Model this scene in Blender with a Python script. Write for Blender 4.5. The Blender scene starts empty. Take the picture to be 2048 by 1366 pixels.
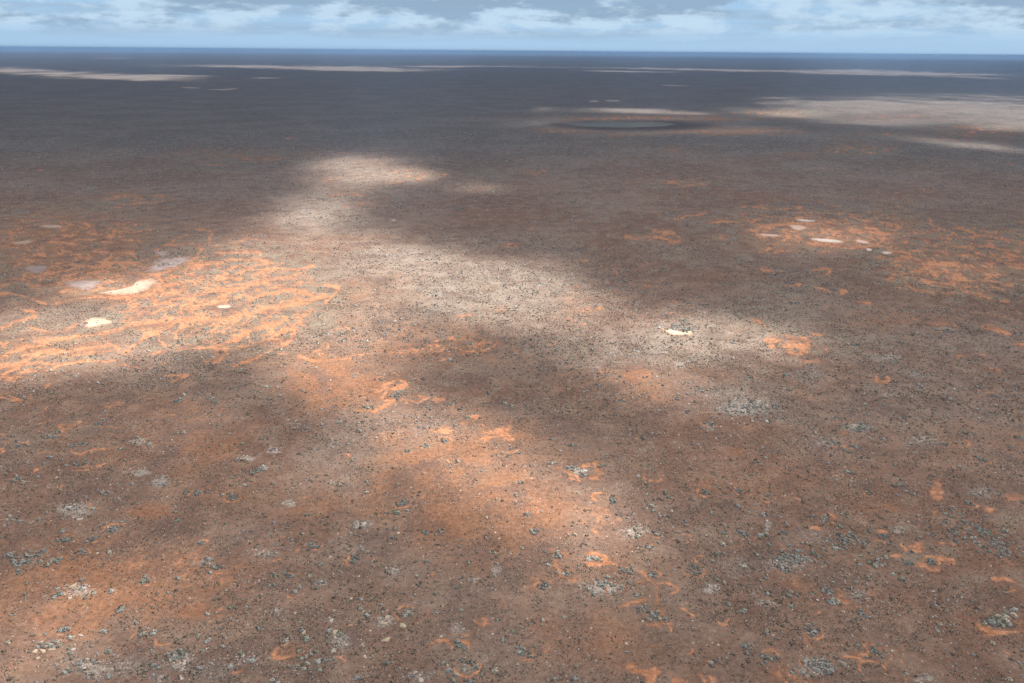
import bpy, math, random
import numpy as np

random.seed(4)
rng = np.random.default_rng(11)
scene = bpy.context.scene
COL = scene.collection

# ------------------------------------------------------------------ camera
H = 140.0                      # flying height above the plain, metres
F = 1540.0                     # focal length in photo pixels (2048 wide)
PITCH = math.radians(20.66)
ROLL = math.radians(0.475)
_f = np.array([0, math.cos(PITCH), -math.sin(PITCH)])
_r0 = np.array([1.0, 0, 0])
_u0 = np.array([0, math.sin(PITCH), math.cos(PITCH)])
_r = _r0 * math.cos(ROLL) + _u0 * math.sin(ROLL)
_u = -_r0 * math.sin(ROLL) + _u0 * math.cos(ROLL)
cam = bpy.data.cameras.new('camera')
cam.sensor_width = 36.0
cam.lens = F / 2048 * 36.0
cam.clip_start = 1.0
cam.clip_end = 200000.0
cam_o = bpy.data.objects.new('camera', cam)
COL.objects.link(cam_o)
from mathutils import Matrix
M = Matrix(((_r[0], _u[0], -_f[0], 0), (_r[1], _u[1], -_f[1], 0), (_r[2], _u[2], -_f[2], H), (0, 0, 0, 1)))
cam_o.matrix_world = M
scene.camera = cam_o

# ------------------------------------------------------------------ sun, sky, exposure
SUN = np.array([0.42, 0.30, 0.86]); SUN /= np.linalg.norm(SUN)      # towards the sun
SUN_EL = math.asin(SUN[2]); SUN_AZ = math.atan2(SUN[0], SUN[1])
sl = bpy.data.lights.new('sun', 'SUN')
sl.energy = 5.0
sl.angle = math.radians(0.5)
sl.color = (1.0, 0.955, 0.89)
so = bpy.data.objects.new('sun', sl); COL.objects.link(so)
from mathutils import Vector
so.rotation_euler = Vector(tuple(SUN)).to_track_quat('Z', 'Y').to_euler()
so.location = tuple(SUN * 5000)

scene.view_settings.view_transform = 'Standard'
scene.view_settings.look = 'None'
scene.view_settings.gamma = 1.0
scene.view_settings.exposure = 0.90
scene.cycles.max_bounces = 5
scene.cycles.diffuse_bounces = 3
scene.cycles.transmission_bounces = 3
scene.cycles.transparent_max_bounces = 12
scene.cycles.volume_bounces = 1
scene.cycles.sample_clamp_indirect = 4.0
scene.cycles.use_denoising = True
scene.cycles.denoiser = 'OPENIMAGEDENOISE'
scene.cycles.denoising_prefilter = 'NONE'
scene.cycles.denoising_input_passes = 'RGB_ALBEDO_NORMAL'


class NT:
    """Small helper for building node trees."""
    def __init__(s, tree):
        s.t = tree; s.n = tree.nodes; s.l = tree.links
    def add(s, kind, **kw):
        n = s.n.new(kind)
        for k, v in kw.items(): setattr(n, k, v)
        return n
    def put(s, sock, v):
        if hasattr(v, 'is_output'): s.l.new(v, sock)
        elif isinstance(v, (tuple, list)) and len(v) == 3 and sock.type == 'RGBA': sock.default_value = (*v, 1)
        else: sock.default_value = v
    def m(s, op, a, b=None, c=None, clamp=False):
        n = s.add('ShaderNodeMath', operation=op, use_clamp=clamp)
        s.put(n.inputs[0], a)
        if b is not None: s.put(n.inputs[1], b)
        if c is not None: s.put(n.inputs[2], c)
        return n.outputs[0]
    def ss(s, v, a, b, o0=0.0, o1=1.0):
        n = s.add('ShaderNodeMapRange', interpolation_type='SMOOTHSTEP')
        s.put(n.inputs['Value'], v); n.inputs['From Min'].default_value = a; n.inputs['From Max'].default_value = b
        n.inputs['To Min'].default_value = o0; n.inputs['To Max'].default_value = o1
        return n.outputs['Result']
    def mix(s, f, a, b, mode='MIX'):
        n = s.add('ShaderNodeMix', data_type='RGBA', blend_type=mode)
        s.put(n.inputs['Factor'], f); s.put(n.inputs['A'], a); s.put(n.inputs['B'], b)
        return [o for o in n.outputs if o.type == 'RGBA'][0]
    def noise(s, vec, scale, detail=3.0, rough=0.55, dist=0.0):
        n = s.add('ShaderNodeTexNoise', noise_dimensions='3D')
        s.put(n.inputs['Vector'], vec)
        n.inputs['Scale'].default_value = scale; n.inputs['Detail'].default_value = detail
        n.inputs['Roughness'].default_value = rough; n.inputs['Distortion'].default_value = dist
        return n.outputs['Fac']
    def xyz(s, x, y, z):
        n = s.add('ShaderNodeCombineXYZ')
        s.put(n.inputs[0], x); s.put(n.inputs[1], y); s.put(n.inputs[2], z)
        return n.outputs[0]


world = bpy.data.worlds.new('World'); scene.world = world
world.use_nodes = True
w = NT(world.node_tree)
for n in list(w.n): w.n.remove(n)
sky = w.add('ShaderNodeTexSky', sky_type='NISHITA')
sky.sun_disc = False
sky.sun_elevation = SUN_EL; sky.sun_rotation = SUN_AZ
sky.altitude = 140.0; sky.air_density = 1.0; sky.dust_density = 0.4; sky.ozone_density = 2.0
SKY_STRENGTH = 0.06
nish = w.mix(1.0, sky.outputs[0], (SKY_STRENGTH,) * 3, 'MULTIPLY')
tc = w.add('ShaderNodeTexCoord')
sep = w.add('ShaderNodeSeparateXYZ'); w.l.new(tc.outputs['Generated'], sep.inputs[0])
az = w.m('ARCTAN2', sep.outputs[0], sep.outputs[1])
el = sep.outputs[2]
# far cloud banks, laid out by compass bearing and elevation
def band(sa, se, seed, detail, rough, dist=0.0):
    return w.noise(w.xyz(w.m('MULTIPLY', az, sa), w.m('MULTIPLY', el, se), seed), 1.0, detail, rough, dist)
n_bank = band(6.0, 27.0, 4.4, 7, .60, .1)          # broad cloud bodies
n_puff = band(21.0, 56.0, 9.3, 6, .60)              # their billows
n_soft = band(5.0, 80.0, 5.0, 4, .5)                # thin layers
haze_sky = w.mix(w.ss(el, 0.0, 0.05), (0.255, 0.395, 0.56), (0.235, 0.375, 0.54))
low = w.ss(el, 0.05, 0.45, 1.0, 0.0)
base = w.mix(w.m('MULTIPLY', low, 0.92), nish, haze_sky)
veil = w.m('MULTIPLY', w.ss(n_soft, 0.38, 0.64), w.ss(el, 0.004, 0.022))
base = w.mix(w.m('MULTIPLY', veil, 0.7), base, (0.222, 0.305, 0.405))
# cumulus: a body, its bright billowing tops and its grey base
body = w.m('ADD', w.m('ADD', w.m('MULTIPLY', n_bank, .60), w.m('MULTIPLY', n_puff, .40)), w.m('ADD', w.m('MULTIPLY', w.ss(el, 0.012, 0.058), 0.085), w.m('MULTIPLY', w.ss(az, -0.3, 0.2), 0.025)))
cov = w.m('MULTIPLY', w.ss(body, 0.455, 0.565), w.ss(el, 0.010, 0.030))
upper = w.m('ADD', n_bank, w.m('MULTIPLY', w.ss(el, 0.028, 0.058), 0.13))
shade = w.ss(w.m('ADD', upper, w.m('MULTIPLY', w.m('SUBTRACT', n_puff, .5), -.5)), 0.50, 0.66)
cloud_col = w.mix(shade, (0.37, 0.475, 0.575), (0.185, 0.262, 0.36))
base = w.mix(w.m('MULTIPLY', cov, 0.8), base, cloud_col)
# below the horizon the world is only seen by stray light
base = w.mix(1.0, base, (.85, .85, .845), 'MULTIPLY')
bg = w.add('ShaderNodeBackground'); w.l.new(base, bg.inputs['Color']); bg.inputs['Strength'].default_value = 1.0
wo = w.add('ShaderNodeOutputWorld'); w.l.new(bg.outputs[0], wo.inputs['Surface'])

# ------------------------------------------------------------------ maths helpers

def at(px, py, z=0.0):
    """photo pixel -> point on the plain"""
    px = np.asarray(px, float); py = np.asarray(py, float)
    d = _f[:, None] + _r[:, None] * ((px.ravel() - 1024) / F) + _u[:, None] * ((683 - py.ravel()) / F)
    t = (z - H) / d[2]
    return np.stack([d[0] * t, d[1] * t], 1)


def to_px(x, y, z=0.0):
    v = np.stack([x, y, np.zeros_like(x) + z - H])
    dep = _f @ v; ok = dep > 1.0
    dep = np.where(ok, dep, 1.0)
    px = np.where(ok, 1024 + F * (_r @ v) / dep, -9999.0)
    py = np.where(ok, 683 - F * (_u @ v) / dep, -9999.0)
    return px, py


def _hash(ix, iy, seed):
    h = (ix.astype(np.int64) * 374761393 + iy.astype(np.int64) * 668265263 + seed * 1442695041) & 0xffffffff
    h = ((h ^ (h >> 13)) * 1274126177) & 0xffffffff
    h = h ^ (h >> 16)
    return h


def perlin(x, y, seed=0):
    x0 = np.floor(x); y0 = np.floor(y); fx = x - x0; fy = y - y0
    ux = fx * fx * fx * (fx * (fx * 6 - 15) + 10); uy = fy * fy * fy * (fy * (fy * 6 - 15) + 10)
    def g(ix, iy, dx, dy):
        a = _hash(ix, iy, seed) * (2 * np.pi / 4294967296.0)
        return np.cos(a) * dx + np.sin(a) * dy
    a = g(x0, y0, fx, fy); b = g(x0 + 1, y0, fx - 1, fy); c = g(x0, y0 + 1, fx, fy - 1); d = g(x0 + 1, y0 + 1, fx - 1, fy - 1)
    return ((a + (b - a) * ux) + ((c + (d - c) * ux) - (a + (b - a) * ux)) * uy) * 1.5


def fbm(x, y, size, octs=4, seed=0, gain=0.5):
    s = 0; a = 1.0; t = 0; f = 1.0 / size
    for o in range(octs):
        s = s + a * perlin(x * f + 17.3 * o, y * f - 9.1 * o, seed + o); t += a
        a *= gain; f *= 2.03
    return s / t


def sst(v, a, b):
    t = np.clip((v - a) / (b - a), 0, 1)
    return t * t * (3 - 2 * t)


def make_mesh(name, verts, faces, mats=None, smooth=False):
    """verts (n,3); faces list of (m,k) index arrays"""
    me = bpy.data.meshes.new(name)
    me.vertices.add(len(verts)); me.vertices.foreach_set('co', np.ascontiguousarray(verts, np.float32).ravel())
    nl = sum(f.size for f in faces); nf = sum(len(f) for f in faces)
    me.loops.add(nl); me.polygons.add(nf)
    me.loops.foreach_set('vertex_index', np.concatenate([f.ravel() for f in faces]).astype(np.int32))
    tot = np.concatenate([np.full(len(f), f.shape[1]) for f in faces])
    st = np.concatenate([[0], np.cumsum(tot)[:-1]]).astype(np.int32)
    me.polygons.foreach_set('loop_start', st)
    if smooth: me.polygons.foreach_set('use_smooth', np.ones(nf, bool))
    me.update(calc_edges=True); me.validate()
    for m_ in mats or []: me.materials.append(m_)
    return me


def add_attr(me, name, arr):
    a = me.attributes.new(name, 'FLOAT_COLOR', 'POINT')
    a.data.foreach_set('color', np.ascontiguousarray(arr, np.float32).ravel())


def obj(name, me, **props):
    o = bpy.data.objects.new(name, me); COL.objects.link(o)
    for k, v in props.items(): o[k] = v
    return o

# ------------------------------------------------------------------ what was traced from the photograph
# each block: (x0, y0, zoom factor), then strokes of bare sand: (width, points...)
S_FIELD = ((0, 400, 2.926), [
    (14, (0,555),(60,550),(130,560),(200,580),(250,605),(300,612),(380,595),(470,580),(560,565),(640,565),(720,585)),
    (22, (1380,970),(1450,945),(1530,905),(1600,880),(1680,830),(1730,770),(1760,710),(1790,665),(1850,630),(1910,595),(1970,540),(1970,510),(1900,500)),
    (18, (0,1040),(50,1000),(120,970),(180,960),(250,950),(330,960),(420,960),(500,940),(600,950),(660,940)),
    (26, (0,920),(60,890),(140,870),(220,855),(240,820),(300,812),(400,810),(500,795),(600,780),(700,755),(800,730),(900,710)),
    (28, (0,975),(80,960),(170,930),(250,890),(320,895),(420,890),(500,870),(580,855),(680,850),(690,880),(560,890),(430,905)),
    (26, (700,900),(760,880),(800,840),(850,800),(950,760),(1060,700),(1150,690),(1300,695),(1400,685),(1500,655),(1600,630),(1700,610),(1800,600),(1900,560)),
    (16, (720,710),(740,660),(850,630),(960,600),(1060,570),(1150,555),(1250,540),(1380,530),(1480,500),(1560,480)),
    (20, (1150,555),(1120,600),(1050,640),(1060,690)), (12, (1090,650),(1190,630),(1180,605)),
    (14, (1400,690),(1350,740),(1280,760),(1220,800),(1200,840)),
    (18, (900,900),(960,890),(1060,875),(1150,870),(1250,860),(1330,830),(1420,790),(1500,750),(1600,720),(1700,700),(1760,680)),
    (24, (1240,930),(1280,880),(1340,870),(1330,900),(1270,940),(1190,950)),
    (22, (0,500),(100,480),(200,455),(300,430),(400,410),(480,385),(560,375),(640,370),(720,365),(800,370)),
    (15, (520,340),(530,310),(600,305),(700,310),(800,315),(900,300),(1000,250),(1060,215),(1130,175),(1200,175),(1240,200),(1220,250),(1100,260),(1000,265)),
    (14, (520,340),(480,390)), (12, (800,370),(900,340),(980,300)),
    (10, (340,250),(420,255),(520,240),(600,220),(700,190),(800,185),(900,175)),
    (18, (900,440),(980,420),(1060,380),(1150,330),(1180,290),(1160,280)), (16, (740,430),(820,430),(930,440),(1000,400)),
    (9, (1240,270),(1330,260),(1420,240),(1440,225),(1500,225)), (12, (1280,310),(1400,310),(1480,295),(1530,300),(1520,340)),
    (14, (1130,390),(1250,360),(1370,345),(1500,350),(1620,370),(1700,375)), (16, (1250,470),(1340,460),(1420,420),(1480,390),(1560,370)),
    (12, (1300,500),(1450,490),(1560,470),(1680,450),(1760,430),(1840,390)), (12, (1480,440),(1560,410),(1650,400),(1740,410),(1830,385)),
    (16, (1250,540),(1400,510),(1500,480)), (20, (1500,560),(1600,545),(1700,520),(1790,540),(1850,570)),
    (18, (1700,520),(1740,580),(1640,605)), (14, (1560,800),(1600,770),(1580,730)), (12, (1690,790),(1740,760)),
    (12, (0,750),(60,730),(120,710),(200,690),(210,660),(150,645)), (12, (180,740),(230,765),(310,775),(380,755),(440,730)),
    (10, (960,950),(940,975),(860,985),(780,980),(700,960)),
    (9, (1850,890),(1900,870),(1920,830)), (9, (1880,900),(1960,930),(2048,940)), (8, (1860,940),(1960,950),(2048,930)),
    (10, (1950,770),(2010,750),(2048,760)), (22, (640,570),(760,570),(860,560),(930,520),(950,480),(930,450)),
    (16, (330,960),(300,990),(200,1010),(120,1020)), (10, (0,1010),(60,1060),(110,1045)), (9, (60,1050),(180,990),(260,975)),
    (14, (1060,700),(1080,740),(1020,780),(1040,820)), (12, (620,780),(600,820),(660,850)), (12, (940,780),(930,830),(980,860)),
    (12, (1350,690),(1370,650),(1300,600)), (12, (1440,800),(1470,760),(1560,740)), (14, (1560,480),(1540,420),(1580,380)),
    (10, (420,255),(440,230),(520,200)), (9, (660,300),(640,340),(560,370)), (10, (1180,470),(1080,470),(1000,500),(1040,540)),
])
S_RIGHT = ((1250, 380, 2.566), [
    (9, (960,285),(1060,275),(1160,290),(1270,290),(1320,265),(1330,235),(1250,215),(1150,210),(1050,215)),
    (7, (660,215),(700,190),(800,175),(900,170),(1000,170),(1050,180)), (7, (260,150),(320,135),(400,125),(430,115)),
    (6, (430,170),(500,165),(580,170)), (6, (600,85),(700,90),(800,100),(900,90)), (6, (700,230),(640,200)),
    (9, (150,215),(230,215),(280,240),(285,260),(230,270)), (7, (0,240),(60,248),(120,240)), (7, (150,240),(220,250)),
    (7, (1320,165),(1410,185),(1380,205)), (7, (1560,150),(1580,185),(1640,200)), (6, (1480,215),(1560,210),(1640,200)),
    (7, (1700,295),(1780,290),(1880,285)), (8, (1940,310),(2000,340),(1980,370),(2048,400)), (8, (1560,390),(1620,380),(1720,370)),
    (9, (1540,395),(1600,415),(1650,420),(1700,440)), (7, (1780,340),(1800,375)), (10, (1990,400),(2048,390)),
    (8, (1540,465),(1600,470),(1660,485),(1690,460),(1760,470),(1860,465)), (9, (1340,460),(1400,430),(1450,440)),
    (7, (960,410),(1060,405),(1040,430)), (6, (700,400),(750,415)), (7, (830,490),(880,490),(910,480)), (6, (980,500),(1060,520)),
    (6, (1110,510),(1135,525),(1110,540)), (8, (1180,570),(1250,580)), (8, (720,770),(760,760),(830,775)),
    (9, (840,790),(860,770),(920,768),(945,785),(935,800),(880,800),(845,795)), (10, (860,810),(850,830),(890,837),(920,825),(915,808),(880,808)),
    (8, (850,750),(880,765)), (8, (900,765),(950,755),(1005,745),(960,735)), (8, (730,795),(760,810),(740,780)),
    (9, (920,880),(960,882),(995,880),(985,872)), (7, (1020,850),(1045,825)), (9, (1840,700),(1880,705),(1930,725),(1970,738),(1900,720),(1845,710)),
    (8, (1540,685),(1610,690),(1680,690),(1715,705)), (6, (1470,660),(1500,670)), (8, (1710,848),(1800,850),(1850,850)), (11, (1880,920),(1920,930)),
    (7, (1270,950),(1300,985),(1350,995),(1340,960)), (12, (2000,790),(2048,800)), (9, (1820,540),(1880,560)), (8, (1930,570),(1960,575)),
    (6, (1060,80),(1100,84)), (7, (1150,125),(1200,128)), (6, (1000,320),(1080,310)), (6, (760,320),(860,310)), (7, (690,320),(740,300)),
])
S_MID = ((560, 700, 6.018), [
    (22, (980,465),(1100,470),(1180,480),(1260,490),(1230,560),(1290,600),(1350,612),(1450,610),(1520,600),(1620,622),(1720,610),(1740,570)),
    (16, (1040,530),(1130,510),(1230,515)), (18, (1260,490),(1320,470),(1420,460),(1520,430),(1520,400),(1460,375),(1400,380),(1330,400),(1240,400),(1240,440),(1300,440)),
    (28, (970,730),(1040,745),(1130,730),(1220,690),(1300,665),(1400,625)), (14, (1520,600),(1530,560),(1640,550),(1740,560)),
    (16, (1860,590),(1880,630),(1970,620),(1990,590)), (16, (1420,240),(1440,270),(1430,320),(1340,280)), (7, (1130,350),(1240,320)),
    (14, (300,110),(600,120),(800,100),(950,50),(1100,30)), (14, (0,40),(200,70),(300,100)),
])
S_CENTRE = ((1000, 900, 6.827), [
    (24, (1150,190),(1230,205),(1210,230),(1080,225)), (34, (1300,180),(1340,260),(1380,330),(1370,370),(1290,360)),
    (26, (900,300),(960,325),(1060,330),(1080,400),(990,380),(910,370)), (16, (780,260),(860,220)), (14, (380,400),(470,370)), (22, (0,20),(100,25),(200,20),(220,0)),
])
S_HOOK = ((840, 640, 5.253), [
    (15, (460,1080),(520,1070),(590,1080),(620,1060),(610,1035),(580,1028)),
    (28, (650,1160),(740,1170),(780,1150),(830,1140),(850,1170),(880,1190),(910,1170),(935,1120),(940,1060)),
    (26, (880,1190),(880,1230),(920,1255),(970,1235),(965,1195),(920,1185)), (18, (820,1190),(780,1140)),
    (10, (620,1100),(680,1110),(720,1090)), (14, (650,1240),(720,1240),(820,1230)), (14, (680,1270),(740,1260)),
    (15, (490,255),(530,275),(600,270),(610,250)), (11, (630,240),(700,250),(780,260)), (10, (340,295),(420,310),(480,330),(560,345)),
    (11, (600,360),(690,370),(750,360),(770,345)), (12, (230,435),(290,420),(340,400)), (24, (130,840),(190,860),(260,840)), (26, (0,850),(50,830)), (10, (100,270),(200,270)),
])
S_EAST = ((1050, 560, 5.253), [
    (15, (620,330),(680,335),(740,315),(800,295),(740,285),(660,300),(620,330)), (12, (430,75),(540,70),(590,55)), (12, (790,940),(830,960),(880,955)),
])
S_FRONT = ((1000, 1000, 3.413), [
    (18, (330,330),(390,360),(440,360)), (15, (400,400),(380,450),(420,490),(520,540)), (20, (590,400),(600,370),(650,365),(700,400),(740,430),(680,440),(620,440),(585,425)),
    (13, (740,430),(800,450),(870,460),(920,480),(980,495)), (20, (980,495),(1000,540),(1040,570),(1060,600),(1060,650),(1080,690),(1070,730),(1110,770),(1130,800),(1100,840),(1170,840)),
    (12, (930,560),(990,550)), (15, (1040,570),(1120,560),(1180,580),(1210,600),(1210,630),(1170,650)), (24, (1010,840),(1080,855)),
    (12, (780,740),(860,720),(930,700),(980,690)), (20, (860,1130),(910,1110),(900,1140)), (24, (930,1165),(1000,1170),(1060,1150),(1090,1180),(1030,1200),(1040,1249)), (12, (1250,745),(1300,775)),
])
S_FRIGHT = ((1500, 960, 3.365), [
    (24, (1270,40),(1235,80),(1240,120),(1270,130)), (13, (470,240),(500,228),(545,240),(550,260)), (12, (430,315),(460,320)),
    (14, (420,745),(450,755),(462,780),(450,805)), (20, (500,775),(550,772),(590,795),(620,830),(650,830),(610,800)), (24, (870,335),(920,355)),
    (17, (1010,425),(1060,460)), (15, (1080,440),(1150,440),(1160,470),(1110,470)), (16, (1290,420),(1370,425)), (13, (930,500),(1000,500)), (15, (1300,520),(1350,535),(1355,560)),
    (19, (1150,570),(1190,590),(1210,610),(1290,610)), (12, (1660,660),(1720,670),(1780,690)), (12, (1750,740),(1780,740)),
    (34, (1560,990),(1620,1025),(1720,1040),(1844,1020),(1844,960),(1790,930),(1740,915),(1690,880)), (17, (640,1190),(720,1200)), (12, (480,1120),(560,1110)), (16, (1740,110),(1800,115)), (16, (1600,200),(1670,205)),
])
S_LEFT = ((0, 740, 3.413), [
    (18, (0,190),(80,185),(140,210),(210,190)), (18, (10,30),(60,15),(130,0)), (12, (40,75),(100,70),(200,10)), (14, (100,165),(120,140)), (12, (0,160),(80,155)),
    (13, (410,410),(430,375),(500,380),(540,355),(540,385),(480,400),(430,412)), (12, (230,370),(300,360),(360,345)), (12, (220,430),(270,425)), (12, (330,490),(420,485),(450,460),(420,440)),
    (19, (490,550),(540,570),(620,560),(650,535),(690,540)), (9, (600,490),(670,465)), (13, (740,265),(760,240),(800,235),(860,215),(720,240)), (10, (490,700),(580,695),(640,680),(720,635)),
    (10, (260,580),(300,560),(360,565)), (12, (0,440),(40,455)), (14, (0,540),(30,555),(0,570)), (9, (290,310),(350,255)), (8, (680,370),(800,380)), (11, (1130,30),(1220,40),(1300,30),(1190,85)),
])
S_FARL = ((200, 230, 2.926), [
    (6, (100,520),(180,525),(280,510),(340,505),(420,490),(460,465)), (5, (0,545),(120,540),(250,545),(400,545)), (7, (240,475),(370,470)), (5, (0,510),(60,500),(120,470)),
    (5, (800,255),(880,258)), (5, (620,292),(740,295)), (6, (1720,370),(1800,360),(1900,385)), (5, (1310,385),(1400,370)), (6, (1340,475),(1480,465),(1580,478)), (4, (1340,215),(1440,220)),
    (5, (1720,330),(1840,320)), (4, (1000,265),(1060,262)), (5, (1990,350),(2048,345)), (4, (580,205),(640,203)), (4, (1020,135),(1180,135)),
])
STROKES = [S_FIELD, S_RIGHT, S_MID, S_CENTRE, S_HOOK, S_EAST, S_FRONT, S_FRIGHT, S_LEFT, S_FARL]

# claypans: (zoom block, outline, colour key, label)
PANS = [
    ((0,400,2.926), [(580,545),(660,555),(740,555),(820,542),(880,512),(920,482),(915,462),(850,463),(800,475),(780,500),(730,515),(650,533)], 'cream'),
    ((0,400,2.926), [(478,730),(510,700),(560,688),(610,693),(660,715),(590,735),(520,747)], 'cream'),
    ((0,400,2.926), [(235,150),(300,144),(388,154),(330,163),(250,161)], 'pink'),
    ((0,400,2.926), [(370,480),(440,470),(592,473),(570,500),(520,526),(440,516)], 'grey'),
    ((0,400,2.926), [(140,395),(210,380),(275,390),(260,420),(200,432)], 'grey'),
    ((0,400,2.926), [(850,420),(900,370),(960,330),(1060,335),(1130,342),(1060,375),(1000,400),(930,418)], 'grey'),
    ((0,400,2.926), [(890,300),(960,300),(1000,318),(930,325)], 'grey'),
    ((0,400,2.926), [(1268,620),(1310,614),(1352,616),(1340,632),(1282,633)], 'pink'),
    ((0,400,2.926), [(80,250),(120,242),(178,234),(182,250),(92,260)], 'pink'),
    ((1250,380,2.566), [(948,248),(1020,250),(1100,257),(1122,269),(1060,270),(990,263)], 'white'),
    ((1250,380,2.566), [(1178,254),(1240,261),(1252,276),(1200,270)], 'pink'),
    ((1250,380,2.566), [(838,179),(900,181),(932,196),(880,207)], 'pink'),
    ((1250,380,2.566), [(1318,316),(1362,317),(1367,327),(1330,328)], 'white'),
    ((1250,380,2.566), [(1238,299),(1265,302),(1263,311),(1244,312)], 'white'),
    ((1250,380,2.566), [(690,223),(740,226),(792,231),(786,239),(700,235)], 'pink'),
    ((1250,380,2.566), [(883,148),(972,155),(960,164),(890,158)], 'white'),
    ((1250,380,2.566), [(176,708),(235,716),(290,728),(350,722),(345,742),(300,746),(240,742)], 'cream'),
    ((0,0,2.0), [(722,349),(760,348),(805,352),(760,354)], 'white'),
    ((0,0,2.0), [(825,357),(880,356),(935,353),(955,352),(930,359),(880,361)], 'white'),
    ((1024,0,2.0), [(310,403),(345,402),(342,407),(314,408)], 'white'),
    ((1024,0,2.0), [(375,401),(432,401),(425,406),(380,405)], 'white'),
    ((1024,0,2.0), [(592,340),(640,340),(720,343),(630,344)], 'white'),
    ((600,300,2.926), [(530,411),(548,406),(566,410),(548,415)], 'cream'),
]
PAN_LABEL = [
    'large bright cream claypan beside the orange sand veins, biggest of the pale pans',
    'small cream claypan just below the large bright cream one',
    'thin pale pink claypan above the orange vein field near the left edge',
    'grey pink claypan touching the left side of the large bright cream pan',
    'grey pink claypan closest to the left edge beside a broad orange sand vein',
    'speckled grey pink claypan above and right of the large cream pan',
    'narrow grey pink claypan strip directly above the speckled bushy pan',
    'small pale pink claypan in the sunlit middle of the orange vein field',
    'faint pink claypan patch at the left edge under the thin pale pink pan',
    'long white claypan in the right hand field of orange streaks, widest of that group',
    'pale pink claypan immediately right of the long white pan',
    'pale pink claypan above the long white pan, topmost large one on the right',
    'small white claypan lowest and farthest right of the right hand group',
    'tiny white claypan between the long white pan and the lowest right one',
    'thin pale pink claypan to the left of the long white pan on the right',
    'thin white claypan strip uppermost in the right hand group',
    'cream claypan beside blue grey scrub at the edge of the sunlit patch right of centre',
    'thin white salt streak far off on the dark plain at left, shorter of the pair',
    'thin white salt streak far off on the dark plain at left, longer of the pair',
    'white salt fleck left of a pair above the round dry lake',
    'white salt fleck right of a pair above the round dry lake',
    'faint white salt streak farthest off toward the right horizon',
    'tiny lone cream claypan in the shaded scrub above the sunlit middle patch',
]
# broad orange soil: photo cx, cy, rx, ry, amount
SOIL = [(900,960,260,130,.8),(1000,1050,220,110,.75),(900,860,140,60,.5),(160,1200,230,120,.95),(60,1270,140,90,.7),(430,860,120,90,.55),(660,760,140,60,.9),(560,700,80,50,.3),(760,690,160,45,.6),
        (750,600,110,70,.7),(890,670,120,45,.65),(940,830,110,40,.5),(1263,748,40,26,.8),(1296,786,26,18,.7),(1200,738,22,12,.6),(1180,618,34,12,.8),(1158,592,14,16,.7),
        (1330,640,45,12,.6),(1320,790,60,20,.35),(1420,755,60,16,.6),(1385,705,40,20,.45),(1505,875,50,34,.6),(1610,790,45,14,.5),(1412,975,30,26,.4),
        (1762,1030,42,18,.65),(1935,1070,34,14,.7),(1620,1160,62,16,.75),(1950,1232,36,20,.5),(1700,1310,90,40,.3),(1120,1140,130,60,.55),(1090,1240,80,40,.6),(1290,1330,140,40,.35),
        (330,1160,220,90,.45),(620,1010,160,60,.35),(330,900,240,110,.4),(1150,1250,260,90,.4),(1750,1180,200,60,.3),(1950,880,140,60,.3),(1080,760,160,50,.3),(1500,960,180,60,.3),(120,480,200,66,1.),(200,560,210,50,1.),(1650,465,200,36,.8),(1920,530,170,60,.6),(400,1235,80,20,.7),(300,1030,60,20,.8),(240,1085,50,22,.5),(590,1300,40,20,.5),(620,1200,120,20,.2),(1480,650,30,12,.3),(1570,690,45,16,.5),(1600,1360,80,30,.5),
        (450,600,240,90,.5),(120,690,180,50,.5),(250,560,330,90,.4),(1640,470,180,30,.3),(1880,540,160,30,.25),(1300,480,60,14,.4),(1500,560,60,14,.3),(300,790,60,30,.4),(120,870,110,40,.3),(1850,640,200,16,.45),(1400,550,160,16,.25),
        (500,310,200,16,.5),(820,345,90,14,.4),(1300,236,260,7,.8),(1460,262,160,8,.7),(1110,262,100,8,.6),(1240,270,150,5,.6),(1700,290,110,14,.45),(1950,268,140,16,.5),(1340,360,120,10,.4),(960,350,160,14,.35),(1600,310,60,10,.35),(250,400,120,18,.45),
        (1780,235,120,10,.3),(1330,300,90,8,.2),(1100,345,40,8,.3),(1560,400,160,14,.35),(1780,400,120,12,.35),(730,325,70,10,.4),(700,390,60,6,.5),(690,355,50,6,.3)]
# zones where the bare sand breaks out in fine streaks
SANDZONE = [(430,600,260,100,.90),(170,540,190,66,.82),(130,475,200,64,.80),(100,690,160,60,.50),(1650,455,220,46,.92),(1930,520,200,80,.92),(1480,460,120,40,.5),(1560,640,160,50,.3),(1300,472,60,14,.55),(500,315,170,18,.45),(840,352,50,9,.40),
            (1290,236,230,5,.6),(1450,262,150,6,.55),(1110,262,90,6,.5),(1240,270,130,4,.5),(1560,225,120,8,.55),(1720,300,110,14,.55),(1960,262,130,16,.55),(1370,366,90,10,.55),(960,348,120,14,.35),(1150,350,80,8,.4),(250,400,110,18,.45),(1050,350,40,6,.3),
            (900,680,90,26,.3),(1760,270,150,14,.35),(1700,690,140,30,.28),(1560,570,130,30,.3),(1800,1090,150,50,.25),(130,880,130,40,.25),(1150,1190,120,60,.2),(690,392,60,5,.4),
            (1490,640,90,20,.2),(1400,520,200,40,.22),(1180,520,30,12,.35)]
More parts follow.
